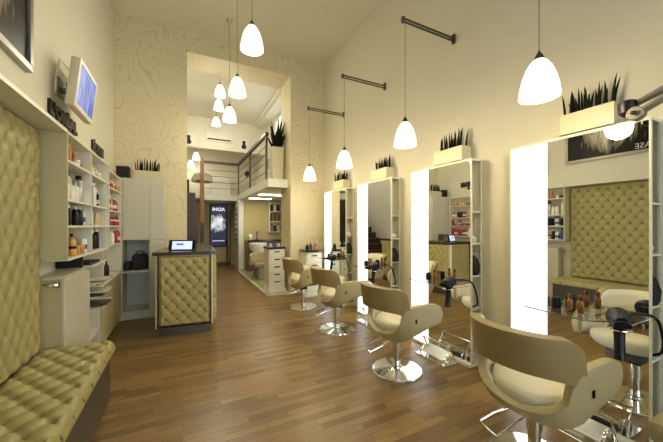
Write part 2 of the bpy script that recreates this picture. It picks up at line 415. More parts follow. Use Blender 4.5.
# magazine rack on the wall: three sloping tiers with magazines
t = thing('magazine_rack', 'white wall rack of three tiers between radiator and low cupboard', 'rack', (-.93, 4.1, .3))
MB().box(XB, -.86, 3.83, 3.85, .30, .98).build('side_panel', 'white', t)
MB().box(XB, -.86, 4.30, 4.325, .0, .98).build('side_panel', 'white', t)
MB().box(XB, -.86, 3.83, 4.32, .30, .32).build('shelf', 'white', t)
for z in (.90, .77, .64): MB().box(XB, -.80, 3.85, 4.30, z-.02, z-.008).build('tier', 'white', t)
k = 0
tiern = ['top', 'middle', 'lowest']
for ti, z in enumerate((.90, .77, .64)):
    for j in range(3):
        a = MB().box(-.17, .21, -.13, .13, 0, .014, .002)
        a.xf(Matrix.Translation((-.905+.015*j, 3.97+.16*(j % 2)+.02*j, z-.0078+.0145*j)) @ Matrix.Rotation(random.uniform(-.02, .02), 4, 'Z') @ Matrix.Diagonal((.75, .85, 1, 1)))
        o = a.build('magazine', ['paper', 'paper2', 'paper'][(ti+j) % 3])
        tag(o, '%s magazine %s on the %s tier of the white rack' % (['pale', 'dark', 'pale'][(ti+j) % 3], ['lying lowest', 'lying second', 'lying uppermost'][j], tiern[ti]), 'magazine', 'magazines on the wall rack'); k += 1
o = MB().box(XB, -.80, 3.72, 4.36, 1.085, 1.10).build('wall_ledge', 'white'); tag(o, 'small white wall ledge under the product shelving', 'shelf')
o = MB().box(-1.0, -.83, 3.80, 4.16, 1.10, 1.125, .003).build('folder', 'blackmat'); tag(o, 'flat black folder lying on the small white wall ledge', 'folder')
o = MB().box(XB, -.86, 3.62, 3.66, 1.10, 1.22, .003).build('wall_bracket', 'blackmat'); tag(o, 'small black wall bracket beneath the product shelving', 'bracket')
o = MB().lathe([(.03, 0), (.032, .01), (.032, .17), (.012, .2), (.012, .24)], -.90, 4.85, .795, 14).build('bottle', 'blackmat', smooth=True); tag(o, 'slim black bottle standing on the low cupboard worktop', 'bottle')

# products: profiles
def prod(kind, s=1.):
    mb = MB()
    if kind == 'bottle': mb.lathe([(.026, 0), (.030, .008), (.030, .11), (.024, .13), (.011, .14), (.011, .150)], n=14); body = .150
    elif kind == 'tall': mb.lathe([(.022, 0), (.026, .006), (.026, .15), (.018, .165), (.010, .17)], n=14); body = .17
    elif kind == 'tube': mb.lathe([(.016, 0), (.019, .03), (.026, .10), (.028, .125)], n=12); mb.bm.verts.ensure_lookup_table(); body = .02; [setattr(v, 'co', Vector((v.co.x*(1 if v.co.z < .1 else .3), v.co.y, v.co.z))) for v in mb.bm.verts]
    elif kind == 'jar': mb.lathe([(.030, 0), (.034, .006), (.034, .05), (.030, .056)], n=16); body = .056
    elif kind == 'box': mb.box(-.028, .028, -.026, .026, 0, .12, .002); body = .12
    return mb, body
KIND = {'bottle': ('product_bottle', 'bottle'), 'tall': ('spray_can', 'can'), 'tube': ('product_tube', 'tube'), 'jar': ('product_jar', 'jar'), 'box': ('product_box', 'box')}
CAP = {'bottle': (.011, .150, .028), 'tall': (.018, .170, .03), 'jar': (.036, .056, .018), 'tube': (.017, .0, .012)}
CN = {'whitep': 'white', 'black': 'black', 'navy': 'navy blue', 'beige': 'beige', 'tanp': 'tan', 'red': 'red', 'gold': 'gold', 'brownp': 'brown', 'silver': 'silver', 'blue': 'blue', 'greyp': 'grey', 'blackmat': 'black', 'copper': 'copper'}
PROTO = {}
def place_prod(kind, m1, x, y, z, s, label, group):
    key = (kind, m1)
    if key not in PROTO:
        t = thing(KIND[kind][0], label, KIND[kind][1], (0, 0, 0), group)
        mb, _ = prod(kind); mb.build('body', m1, t, True)
        if kind in CAP:
            r, z0, h = CAP[kind]
            cm = {'whitep': 'silver', 'black': 'whitep', 'navy': 'silver', 'red': 'whitep', 'beige': 'whitep', 'tanp': 'gold'}.get(m1, 'black')
            c = MB().lathe([(r, z0), (r, z0+h*.9), (r*.85, z0+h)], n=12).build('cap', cm, t, True)
        else:
            MB().box(-.0285, .0285, -.0265, .0265, .03, .07).build('print_band', 'whitep' if m1 != 'whitep' else 'blue', t)
        PROTO[key] = t; o = t
    else:
        o = copy_tree(PROTO[key])
    o.location = (x, y, z); o.scale = (s, s, s); o.rotation_euler = (0, 0, random.uniform(-.5, .5))
    tag(o, label, KIND[kind][1], group); return o
ORD = ['first', 'second', 'third', 'fourth', 'fifth', 'sixth', 'seventh', 'eighth', 'ninth', 'tenth', 'eleventh', 'twelfth', 'thirteenth']
rown = {4: 'bottom', 3: 'second lowest', 2: 'second highest', 1: 'top'}
bayn = ['nearest bay', 'middle bay', 'farthest bay']
BAYS = [(2.985, 3.63), (3.665, 4.26), (4.49, 5.59)]
# shelf row (1 = top) -> contents per bay: (kind, colour, scale)
STOCK = {
 (0, 1): [('jar', 'brownp', .8), ('box', 'beige', .7), ('tall', 'tanp', .85), ('bottle', 'beige', .95), ('jar', 'whitep', .9)],
 (0, 2): [('tall', 'whitep', 1.35), ('bottle', 'whitep', 1.2), ('bottle', 'whitep', 1.45), ('tall', 'silver', 1.3), ('tall', 'whitep', 1.4), ('bottle', 'whitep', 1.3)],
 (0, 3): [('tall', 'black', .95), ('box', 'whitep', 1.25), ('tall', 'black', .95), ('bottle', 'navy', 1.0), ('tall', 'navy', .95), ('tall', 'black', .95)],
 (0, 4): [('tall', 'blue', 1.1), ('box', 'whitep', 1.2), ('bottle', 'black', 1.1), ('jar', 'gold', 1.5), ('bottle', 'gold', 1.05), ('jar', 'tanp', 1.2)],
 (1, 1): [('box', 'brownp', 1.1), ('tube', 'whitep', .9), ('box', 'beige', .8), ('jar', 'beige', .9)],
 (1, 2): [('bottle', 'black', 1.3), ('tall', 'black', 1.3), ('box', 'black', 1.6), ('tall', 'whitep', 1.2), ('bottle', 'silver', 1.2)],
 (1, 3): [('tube', 'beige', 1.1), ('tube', 'whitep', 1.1), ('tube', 'beige', 1.15), ('tall', 'whitep', .9), ('tube', 'beige', 1.1)],
 (1, 4): [('bottle', 'silver', 1.1), ('tall', 'black', 1.1), ('tall', 'silver', 1.1), ('bottle', 'black', 1.15)],
 (2, 1): [('jar', 'beige', 1.2), ('bottle', 'beige', .9), ('jar', 'tanp', 1.2), ('bottle', 'beige', .9), ('jar', 'red', 1.1)],
 (2, 2): [('tall', 'black', 1.15), ('bottle', 'black', 1.1), ('box', 'gold', 1.0), ('box', 'red', 1.2), ('box', 'red', 1.2), ('bottle', 'beige', 1.1)],
 (2, 3): [('jar', 'red', 1.5), ('box', 'red', 1.1), ('jar', 'red', 1.6), ('bottle', 'brownp', .9), ('jar', 'red', 1.5)],
 (2, 4): [('box', 'red', 1.3), ('bottle', 'red', 1.2), ('box', 'red', 1.35), ('tall', 'red', 1.15), ('bottle', 'whitep', 1.2)],
}
for (bay, row), items in STOCK.items():
    z = ROWS[4-row]
    items = items + items[::-2][:3]
    if bay == 2: items = items + items[1:4]
    if row == 3: items = [(a_, b_, min(c_, .85) if a_ == 'tall' else min(c_, 1.15)) for a_, b_, c_ in items]
    y0, y1 = BAYS[bay]; n = len(items)
    for i, (kd, c, s) in enumerate(items):
        y = y0 + (y1-y0)*(i+.55)/n
        s = min(s, (y1-y0)/n/.066 if kd != 'tall' else (y1-y0)/n/.056)
        x = (-.87 if bay < 2 else -.91) + random.uniform(-.03, .03)
        lb = '%s %s, %s from the left on the %s shelf of the %s' % (CN[c], KIND[kd][1], ORD[i], rown[row], bayn[bay])
        place_prod(kd, c, x, y, z+.0005, s, lb, 'hair products on the wall shelving')

# signs standing on the shelving: three dimensional black letters
def wall_text_mtx(x, y, z, sx=1): return Matrix.Translation((x, y, z)) @ Matrix(((0, 0, 1, 0), (1, 0, 0, 0), (0, 1, 0, 0), (0, 0, 0, 1))) @ Matrix.Diagonal((sx, 1, 1, 1))
t = thing('letter_sign', 'black block letters fixed to the left wall above the nearest shelving bay', 'sign', (-1.05, 3.7, 2.42))
text('large_lettering', "L'ORÉAL", .155, 'letters', wall_text_mtx(-1.048, 3.44, 2.505, 1.3), .010, t, bold=.012)
text('small_lettering', "PROFESSIONNEL", .060, 'letters', wall_text_mtx(-1.048, 3.50, 2.44, 1.4), .010, t, bold=.002)
t = thing('letter_sign', 'black block letters fixed to the left wall above the middle shelving bay', 'sign', (-1.05, 5.0, 2.42))
text('large_lettering', "KÉRASTASE", .15, 'letters', wall_text_mtx(-1.048, 4.83, 2.505, .78), .010, t, bold=.012)
text('small_lettering', "PARIS", .07, 'letters', wall_text_mtx(-1.048, 5.02, 2.43, 1.2), .010, t, bold=.002)

# framed poster on the left wall
M['poster'] = hair_print('hair_poster_print', (0, .28, .50), .75, s2l(230, 220, 195), s2l(5, 5, 6), 16, -.75, width=.40)
M['poster'].node_tree.nodes['Principled BSDF'].inputs['Specular IOR Level'].default_value = .25
t = thing('framed_poster', 'large framed dark hair poster high on the left wall', 'poster', (-1.04, 2.1, 2.68))
pm = MB().box(-1.045, -1.035, 1.10, 3.01, 2.70, 4.0).build('print', M['poster'], None)
M_off = Vector(pm.location)
# re-root print as a part
pm.data.transform(Matrix.Translation(M_off - Vector((-1.04, 2.1, 2.68)))); pm.location = (0, 0, 0); pm.parent = t
f = MB()
for (y0, y1, z0, z1) in ((1.06, 3.05, 2.66, 2.71), (1.06, 3.05, 3.99, 4.04), (1.06, 1.11, 2.71, 3.99), (3.0, 3.05, 2.71, 3.99)): f.box(-1.06, -1.015, y0, y1, z0, z1, .004)
f.build('frame', 'frame_metal', t)
text('lettering', 'KÉRASTASE', .12, 'wletters', wall_text_mtx(-1.033, 1.47, 2.735, 1.0), .001, t)

# television on a bracket, tilted down
t = thing('television', 'small white framed television on a tilting wall bracket with blue picture', 'television', (-.905, 3.76, 2.60)); local(t)
tilt = Matrix.Translation((-.025, 0, 0)) @ Matrix.Rotation(math.radians(6), 4, 'Y')
MB().box(-.02, .045, -.30, .30, 0, .45, .012).xf(tilt).build('housing', 'offwhite', t, True)
f = MB()
for (y0, y1, z0, z1) in ((-.30, .30, 0, .045), (-.30, .30, .415, .45), (-.30, -.262, .04, .42), (.262, .30, .04, .42)): f.box(.043, .055, y0, y1, z0, z1, .003)
f.xf(tilt).build('bezel', 'whitep', t)
m, nt, b = new_mat('blue_screen_picture'); tc = nt.nodes.new('ShaderNodeTexCoord'); nz = nt.nodes.new('ShaderNodeTexNoise'); nz.inputs['Scale'].default_value = 7; nz.inputs['Detail'].default_value = 5
mp = nt.nodes.new('ShaderNodeMapping'); mp.inputs['Scale'].default_value = (1, 2.2, .7); nt.links.new(tc.outputs['Object'], mp.inputs['Vector']); nt.links.new(mp.outputs['Vector'], nz.inputs['Vector'])
cr = nt.nodes.new('ShaderNodeValToRGB'); cr.color_ramp.elements[0].position = .42; cr.color_ramp.elements[1].position = .72
cr.color_ramp.elements[0].color = (*s2l(58, 84, 200), 1); cr.color_ramp.elements[1].color = (*s2l(160, 185, 250), 1)
nt.links.new(nz.outputs['Fac'], cr.inputs['Fac']); nt.links.new(cr.outputs['Color'], b.inputs['Emission Color']); b.inputs['Emission Strength'].default_value = .85
b.inputs['Base Color'].default_value = (.02, .02, .05, 1); M['tvscreen'] = m
MB().box(.046, .049, -.262, .262, .045, .415).xf(tilt).build('screen', m, t)
MB().box(-.10, -.04, -.05, .05, .16, .28).box(-.15, -.10, -.02, .02, .19, .24).box(-.155, -.145, -.08, .08, .14, .32).build('wall_bracket', 'greyp', t)
MB().tube([(-.04, -.2, .35), (-.09, -.24, .42), (-.12, -.22, .30), (-.135, -.2, .12)], .008).build('cable', 'offwhite', t, True)

# ------------------------------------------------------------------ end cupboard
YE = 5.65
t = thing('end_cupboard', 'tall pale cupboard against the patterned wall with an open dark niche', 'cupboard', (-.6, 5.9, 0))
MB().box(-1.055, -.27, YE+.02, 6.22, 1.27, 2.26).build('upper_carcass', 'cab', t)
MB().box(-1.055, -.47, 6.15, 6.22, .10, 1.27).build('niche_back', 'cab', t)
MB().box(-.49, -.27, YE+.02, 6.22, .10, 1.27).build('lower_carcass', 'cab', t)
MB().box(-1.055, -.85, YE+.02, 6.15, .10, 1.27).build('side_carcass', 'cab', t)
MB().box(-1.055, -.27, YE+.03, 6.22, 0, .10).build('plinth', 'cab', t)
MB().box(-.85, -.49, YE, 6.15, .75, .775).build('niche_shelf', 'cab', t)
MB().box(-.85, -.49, YE+.02, 6.15, .10, .13).build('niche_floor', 'cab', t)
for x0, x1, z0, z1, hx in ((-.84, -.475, 1.275, 2.26, -.50), (-.47, -.27, 1.275, 2.26, -.44), (-.47, -.27, .11, 1.265, -.44)):
    dd = MB().box(x0, x1, YE, YE+.018, z0, z1, .003).build('door', 'cab', t)
    MB().lathe([(.006, 0), (.006, .015), (.013, .018), (.013, .026)], hx, YE-.026, z0+.05 if z0 > 1 else z1-.35, 12, axis='Y').build('knob', 'satin', dd, True)
t = thing('handbag', 'black bag standing in the open niche of the end cupboard', 'bag', (-.62, 5.85, .775))
MB().box(-.74, -.52, 5.76, 5.92, .776, 1.03, .04).build('body', 'blackmat', t, True)
MB().tube([(-.69, 5.84, 1.02), (-.68, 5.84, 1.07), (-.63, 5.84, 1.09), (-.58, 5.84, 1.07), (-.57, 5.84, 1.02)], .008).build('handle', 'blackmat', t, True)
t = thing('file_holder', 'row of dark binders beside the black bag in the cupboard niche', 'binders', (-.80, 5.85, .775))
for i in range(2): MB().box(-.845+i*.05, -.80+i*.05, 5.75, 5.98, .776, .91, .003).build('binder', 'blackmat', t)
t = thing('loudspeaker', 'small black loudspeaker on the shelving end beside the cactus box', 'speaker', (-.90, 5.86, 2.26))
MB().box(-.95, -.775, 5.78, 5.95, 2.261, 2.465, .01).build('cabinet', 'blackmat', t)
MB().lathe([(.055, 0), (.06, .006), (.02, .003)], -.862, 5.774, 2.35, 20, axis='Y').build('cone', 'black', t, True)

# spiky plants --------------------------------------------------------------
def spikes(cx, cy, z, L, W, n, h0, h1, spread=.1, thick=.011, seedv=1, axis='Y'):
    rnd = random.Random(seedv); mb = MB()
    for i in range(n):
        a = (i+.5)/n*2-1
        p = a*L/2 + rnd.uniform(-.01, .01); q = rnd.uniform(-W/2, W/2)
        h = rnd.uniform(h0, h1); dl = a*spread*rnd.uniform(.2, .8)+rnd.uniform(-.016, .016); dq = rnd.uniform(-.02, .02)
        pts = []; rad = []
        for k in range(6):
            s = k/5; lx, ly = p + dl*s*s, q + dq*s
            pts.append((cx+(lx if axis == 'X' else ly), cy+(ly if axis == 'X' else lx), z + h*s)); rad.append(thick*(1-.1*s)*(1-s**4)*rnd.uniform(.9, 1.1)+.0012)
        mb.tube(pts, rad, 6)
    return mb
def planter_box(name, label, cx, cy, z, L, W, Hh, n, h0, h1, axis, seedv, group='spiky plants in long boxes', mt='offwhite'):
    t = thing(name, label, 'plant', (cx, cy, z), group)
    def R(x0, x1, y0, y1): return (cx+x0, cx+x1, cy+y0, cy+y1)
    a, b_ = (L/2, W/2) if axis == 'X' else (W/2, L/2)
    mb = MB(); wl = .012
    mb.box(*R(-a, a, -b_, b_), z, z+.012)
    mb.box(*R(-a, -a+wl, -b_, b_), z, z+Hh); mb.box(*R(a-wl, a, -b_, b_), z, z+Hh); mb.box(*R(-a+wl, a-wl, -b_, -b_+wl), z, z+Hh); mb.box(*R(-a+wl, a-wl, b_-wl, b_), z, z+Hh)
    mb.build('box', mt, t)
    MB().box(*R(-a+wl, a-wl, -b_+wl, b_-wl), z+.012, z+Hh-.02).build('soil', 'soil', t)
    spikes(cx, cy, z+Hh-.03, L*.88, W*.5, int(n*1.45), h0, h1, .04, .0085, seedv, axis).build('leaves', 'plant', t, True)
    return t
planter_box('potted_plant', 'spiky dark plants in a pale box on top of the end cupboard', -.52, 5.83, 2.261, .38, .14, .15, 17, .15, .25, 'X', 3)

# ------------------------------------------------------------------ reception desk
ang = math.atan2(4.52-4.6, .387+.317)
t = thing('reception_desk', 'long reception counter with dark wood top and olive tufted leather front', 'desk', (-.317, 4.6, 0))
def ctr(pts, grow):
    cx = sum(p[0] for p in pts)/len(pts); cy = sum(p[1] for p in pts)/len(pts); return pts
body = [(-.317, 4.60), (.387, 4.52), (.47, 6.80), (.13, 6.80), (.13, 5.62), (-.24, 5.62)]
body_in = [(-.287, 4.64), (.357, 4.57), (.44, 6.77), (.15, 6.77), (.15, 5.60), (-.22, 5.60)]
MB().prism(body_in, 0, .13).build('plinth', 'brushed', t)
MB().prism(body, .13, 1.10).build('carcass', 'unitside', t)
top = [(-.36, 4.565), (.425, 4.48), (.50, 6.84), (.10, 6.84), (.10, 5.635), (-.26, 5.635)]
MB().prism(top, 1.10, 1.145).build('worktop', 'darkwood', t)
ex = Vector((.704, -.08, 0)).normalized(); ey = Vector((.083, 2.28, 0)).normalized()
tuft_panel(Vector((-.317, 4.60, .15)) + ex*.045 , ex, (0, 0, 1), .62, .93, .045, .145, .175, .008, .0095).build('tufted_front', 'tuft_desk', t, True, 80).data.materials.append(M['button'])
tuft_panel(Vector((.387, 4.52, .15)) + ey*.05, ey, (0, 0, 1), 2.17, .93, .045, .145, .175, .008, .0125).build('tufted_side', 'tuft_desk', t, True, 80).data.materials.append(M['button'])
# dark frame strips round the front panel
nrm = ex.cross(Vector((0, 0, 1)))
def strip(a, d, ln, w_, dep, z0, z1, nm, mt):
    a = Vector(a); n = d.cross(Vector((0, 0, 1)))
    p = [a, a+d*w_, a+d*w_+n*dep, a+n*dep]
    MB().prism([(q.x, q.y) for q in p], z0, z1).build(nm, mt, t)
strip(Vector((-.317, 4.60, 0)), ex, 0, .018, .045, .13, 1.10, 'edge_trim', 'unitside')
strip(Vector((-.317, 4.60, 0))+ex*.020, ex, 0, .016, .04, .13, 1.10, 'edge_trim', 'darkwood')
strip(Vector((-.317, 4.60, 0))+ex*.674, ex, 0, .014, .04, .13, 1.10, 'edge_trim', 'darkwood')
strip(Vector((-.317, 4.60, 0))+ex*.689, ex, 0, .018, .045, .13, 1.10, 'edge_trim', 'white')
strip(Vector((-.317, 4.60, 0))+ex*.036, ex, 0, .638, .03, .13, .148, 'edge_trim', 'darkwood')
# tablet screen on the counter
t = thing('desk_screen', 'small black framed screen glowing pale blue on the reception counter', 'screen', (-.01, 4.78, 1.145), rz=ang-.22); local(t)
tl = Matrix.Rotation(math.radians(-14), 4, 'X')
MB().box(-.185, .185, 0, .02, .01, .155, .004).xf(tl).build('housing', 'black', t)
m = emit_mat('pale_blue_display', s2l(190, 215, 255), 1.1); M['disp'] = m
MB().box(-.135, .135, -.003, 0, .018, .135).xf(tl).build('display', m, t)
MB().box(-.08, .02, -.0045, -.003, .075, .105).xf(tl).build('picture', mat('display_ink', s2l(90, 120, 190), .5, emit=s2l(90, 120, 190), estr=.8), t)
MB().box(-.16, .16, -.03, .14, .0005, .012, .003).build('base', 'black', t)

# ------------------------------------------------------------------ styling stations
MY, MP, MW, MT, MX = .795, 1.349, .935, 2.217, 2.732
STN = ['nearest', 'second nearest', 'third', 'farthest']
def make_station():
    t = thing('mirror_station', '', 'mirror', (MX, 0, 0)); local(t)
    D = .165
    MB().box(0, .012, .012, .62, .03, 2.195).build('mirror_pane', 'mirror', t)
    MB().box(.012, .03, .16, .62, .02, 2.2).build('backing_panel', 'greyp', t)
    MB().box(.0, .03, .625, .925, .03, 2.195, .004).build('light_panel', 'panel', t)
    MB().box(.03, D, .625, .925, .03, 2.195).build('light_housing', 'white', t)
    MB().box(-.002, D, 0, MW, 2.197, 2.217).build('top_board', 'white', t)
    MB().box(-.03, D, 0, MW, 0, .028).build('foot_plate', 'white', t)
    MB().box(-.001, .014, 0, .012, .028, 2.197).build('front_upright', 'white', t)
    MB().box(D-.016, D, 0, .014, .028, 2.197).build('rear_upright', 'white', t)
    MB().box(.014, D, .15, .162, .028, 2.197).build('shelf_back', 'cab', t)
    for z in (.60, .955, 1.30, 1.64): MB().box(.014, D, 0, .15, z, z+.014).build('side_shelf', 'white', t)
    MB().box(-.001, .03, .925, .937, .028, 2.197).build('edge_trim', 'white', t)
    return t
def make_tray():
    t = thing('glass_tray', '', 'shelf', (MX, 0, .85)); local(t)
    # thin curved tray, tapering at the far end
    pts = [(-.001, .12), (-.001, .50), (-.14, .56), (-.24, .66), (-.275, .64), (-.285, .50), (-.28, .25), (-.20, .17)]
    MB().prism(list(reversed(pts)), 0, .008).build('glass', 'trayglass', t)
    edge = [(x, y, .004) for x, y in pts[1:]] + [(-.001, .12, .004)]
    MB().tube(edge, .005, 8).build('metal_edge', 'rim', t, True)
    MB().box(-.10, 0, .25, .27, -.02, 0).build('bracket', 'chrome', t)
    # ring holder for the dryer
    ring = [(-.27+.055*math.cos(a), .065+.055*math.sin(a), .0) for a in [i*PI/10 for i in range(20)]]; ring.append(ring[0])
    MB().tube(ring, .006).build('dryer_ring', 'chrome', t, True)
    MB().tube([(-.001, .065, -.004), (-.12, .065, -.004), (-.215, .065, 0)], .006).build('ring_arm', 'chrome', t, True)
    return t
def make_dryer():
    t = thing('hair_dryer', '', 'hair dryer', (MX-.26, 0, .85)); local(t)
    MB().lathe([(.030, -.10), (.034, -.095), (.038, -.05), (.052, 0), (.058, .05), (.055, .085), (.040, .10)], 0, 0, .085, 20, axis='X').build('barrel', 'navy', t, True)
    MB().lathe([(.058, .045), (.060, .052), (.060, .06), (.057, .066)], 0, 0, .085, 20, axis='X').build('rear_band', 'black', t, True)
    MB().tube([(.01, 0, .06), (.005, 0, 0), (-.005, 0, -.06), (-.02, 0, -.12), (-.03, 0, -.16)], [.030, .028, .026, .027, .030], 12, .8).build('handle', 'black', t, True)
    MB().tube([(-.10, 0, .085), (-.13, 0, .085), (-.16, 0, .085)], [.030, .032, .040], 12, .5).build('nozzle', 'black', t, True)
    return t
def make_cable():
    P = [(MX-.17, .10, .925), (MX-.10, .0, .935), (MX-.04, -.035, .905), (MX+.0, -.045, .83), (MX+.03, -.045, .73), (MX+.06, -.02, .66), (MX+.08, .05, .623)]
    Q = []
    for i in range(len(P)-1):
        for k in range(5):
            s = k/5; p0 = P[max(i-1, 0)]; p1 = P[i]; p2 = P[i+1]; p3 = P[min(i+2, len(P)-1)]
            Q.append(tuple(.5*((2*p1[a])+(-p0[a]+p2[a])*s+(2*p0[a]-5*p1[a]+4*p2[a]-p3[a])*s*s+(-p0[a]+3*p1[a]-3*p2[a]+p3[a])*s**3) for a in range(3)))
    Q.append(P[-1])
    return MB().tube(Q, .009, 8)
def make_footrest():
    t = thing('footrest', '', 'footrest', (2.61, 0, 0)); local(t)
    # polished plate on the floor with a sloping tread and a bent tube bar
    MB().box(-.135, .115, -.22, .21, 0, .012, .003).build('base_plate', 'chrome', t)
    tr = MB().box(-.07, .07, -.17, .17, 0, .01, .002); tr.xf(Matrix.Translation((-.01, 0, .065)) @ Matrix.Rotation(math.radians(-28), 4, 'Y'))
    tr.build('tread', 'satin', t)
    for y in (-.17, .17):
        MB().tube([(-.09, y, .01), (-.07, y, .05), (-.02, y, .09), (.05, y, .10), (.085, y, .06), (.09, y, .012)], .011, 8, .5).build('bracket', 'chrome', t, True)
    MB().tube([(.06, -.20, .01), (.03, -.20, .10), (-.02, -.20, .19), (-.02, .19, .19), (.03, .19, .10), (.06, .19, .01)], .010, 8).build('bar', 'chrome', t, True)
    return t
def make_copper():
    t = thing('styling_bottle', '', 'bottle', (0, 0, 0))
    MB().lathe([(.016, 0), (.020, .006), (.020, .075), (.013, .09), (.009, .095)], n=14).build('body', 'copper', t, True)
    MB().lathe([(.010, .093), (.014, .098), (.014, .125), (.006, .135)], n=12).build('cap', 'brownp', t, True)
    return t
stn, tray, dry, foot, cop = make_station(), make_tray(), make_dryer(), make_footrest(), make_copper()
cab_o = None
def inst(proto, first): return proto if first else copy_tree(proto)
ncop = 0
for i in range(4):
    y0 = MY + i*MP
    o = inst(stn, i == 0); o.location = (MX, y0, 0)
    tag(o, 'tall floor-standing mirror with white light panel, %s from the viewer of the four' % STN[i], 'mirror', 'mirror stations along the right wall')
    o = inst(tray, i == 0); o.location = (MX, y0, .85)
    tag(o, 'thin glass tray with chrome rim fixed to the %s mirror' % STN[i], 'shelf', 'glass trays on the mirrors')
    o = inst(dry, i == 0); o.location = (MX-.27, y0+.065, .826); o.scale = (1.02, 1.02, 1.02); o.rotation_euler = (0, 0, math.radians(25))
    tag(o, 'black hair dryer hanging handle down in its ring beside the %s mirror' % STN[i], 'hair dryer', 'hair dryers at the mirrors')
    c = make_cable()
    if cab_o is None: cab_o = c.build('dryer_cable', 'black', smooth=True); base = Vector(cab_o.location); o = cab_o
    else: c.bm.free(); o = cab_o.copy(); C.objects.link(o)
    o.location = base + Vector((0, y0, 0))
    tag(o, 'black cable looping from the dryer into the side shelves of the %s mirror' % STN[i], 'cable', 'dryer cables')
    o = inst(foot, i == 0); o.location = (2.59, y0+.345, 0)
    tag(o, 'chrome footrest on the floor in front of the %s mirror' % STN[i], 'footrest', 'chrome footrests')
    for k, (dx, dy) in enumerate(((-.12, .40), (-.13, .33))):
        o = inst(cop, ncop == 0); ncop += 1
        o.location = (MX+dx, y0+dy, .8585)
        tag(o, '%s copper coloured bottle on the glass tray of the %s mirror' % (['left', 'right'][k], STN[i]), 'bottle', 'copper bottles on the trays')
    o = MB().lathe([(.030, 0), (.034, .01), (.034, .06), (.024, .085)], MX-.11, y0+.50, .8585, 16).build('styling_jar', 'black', smooth=True)
    tag(o, 'round black jar on the glass tray of the %s mirror' % STN[i], 'jar', 'black jars on the trays')
    # contents of the open side shelves
    o = MB().lathe([(.03, 0), (.05, .02), (.055, .045), (.02, .075)], MX+.09, y0+.07, 1.3145, 14).build('folded_towel', 'whitep', smooth=True)
    tag(o, 'crumpled white towel on the side shelf of the %s mirror' % STN[i], 'towel', 'white towels in the side shelves')
    b_ = MB(); b_.prism([(0, 0), (.13, 0), (.11, .10), (0, .16)], 0, .06)
    b_.xf(Matrix.Translation((MX+.02, y0+.085, 1.02)) @ Matrix.Rotation(PI/2, 4, 'X'))
    b_ = MB(); b_.lathe([(.045, 0), (.062, .03), (.066, .10), (.045, .17), (.015, .21)], MX+.085, y0+.045, .9695, 14)
    o = b_.build('tool_pouch', 'blackmat', smooth=True)
    tag(o, 'black tool pouch bulging out of the side shelf of the %s mirror' % STN[i], 'pouch', 'black pouches in the side shelves')
# planters on top of the mirrors
for i in range(4):
    y0 = MY + i*MP
    planter_box('potted_plant', 'spiky dark plants in a pale box on top of the %s mirror' % STN[i], MX+.082, y0+(.33 if i else .36), MT+.0005, .41 if i else .34, .155, .17, 18, .15, .25, 'Y', 20+i)

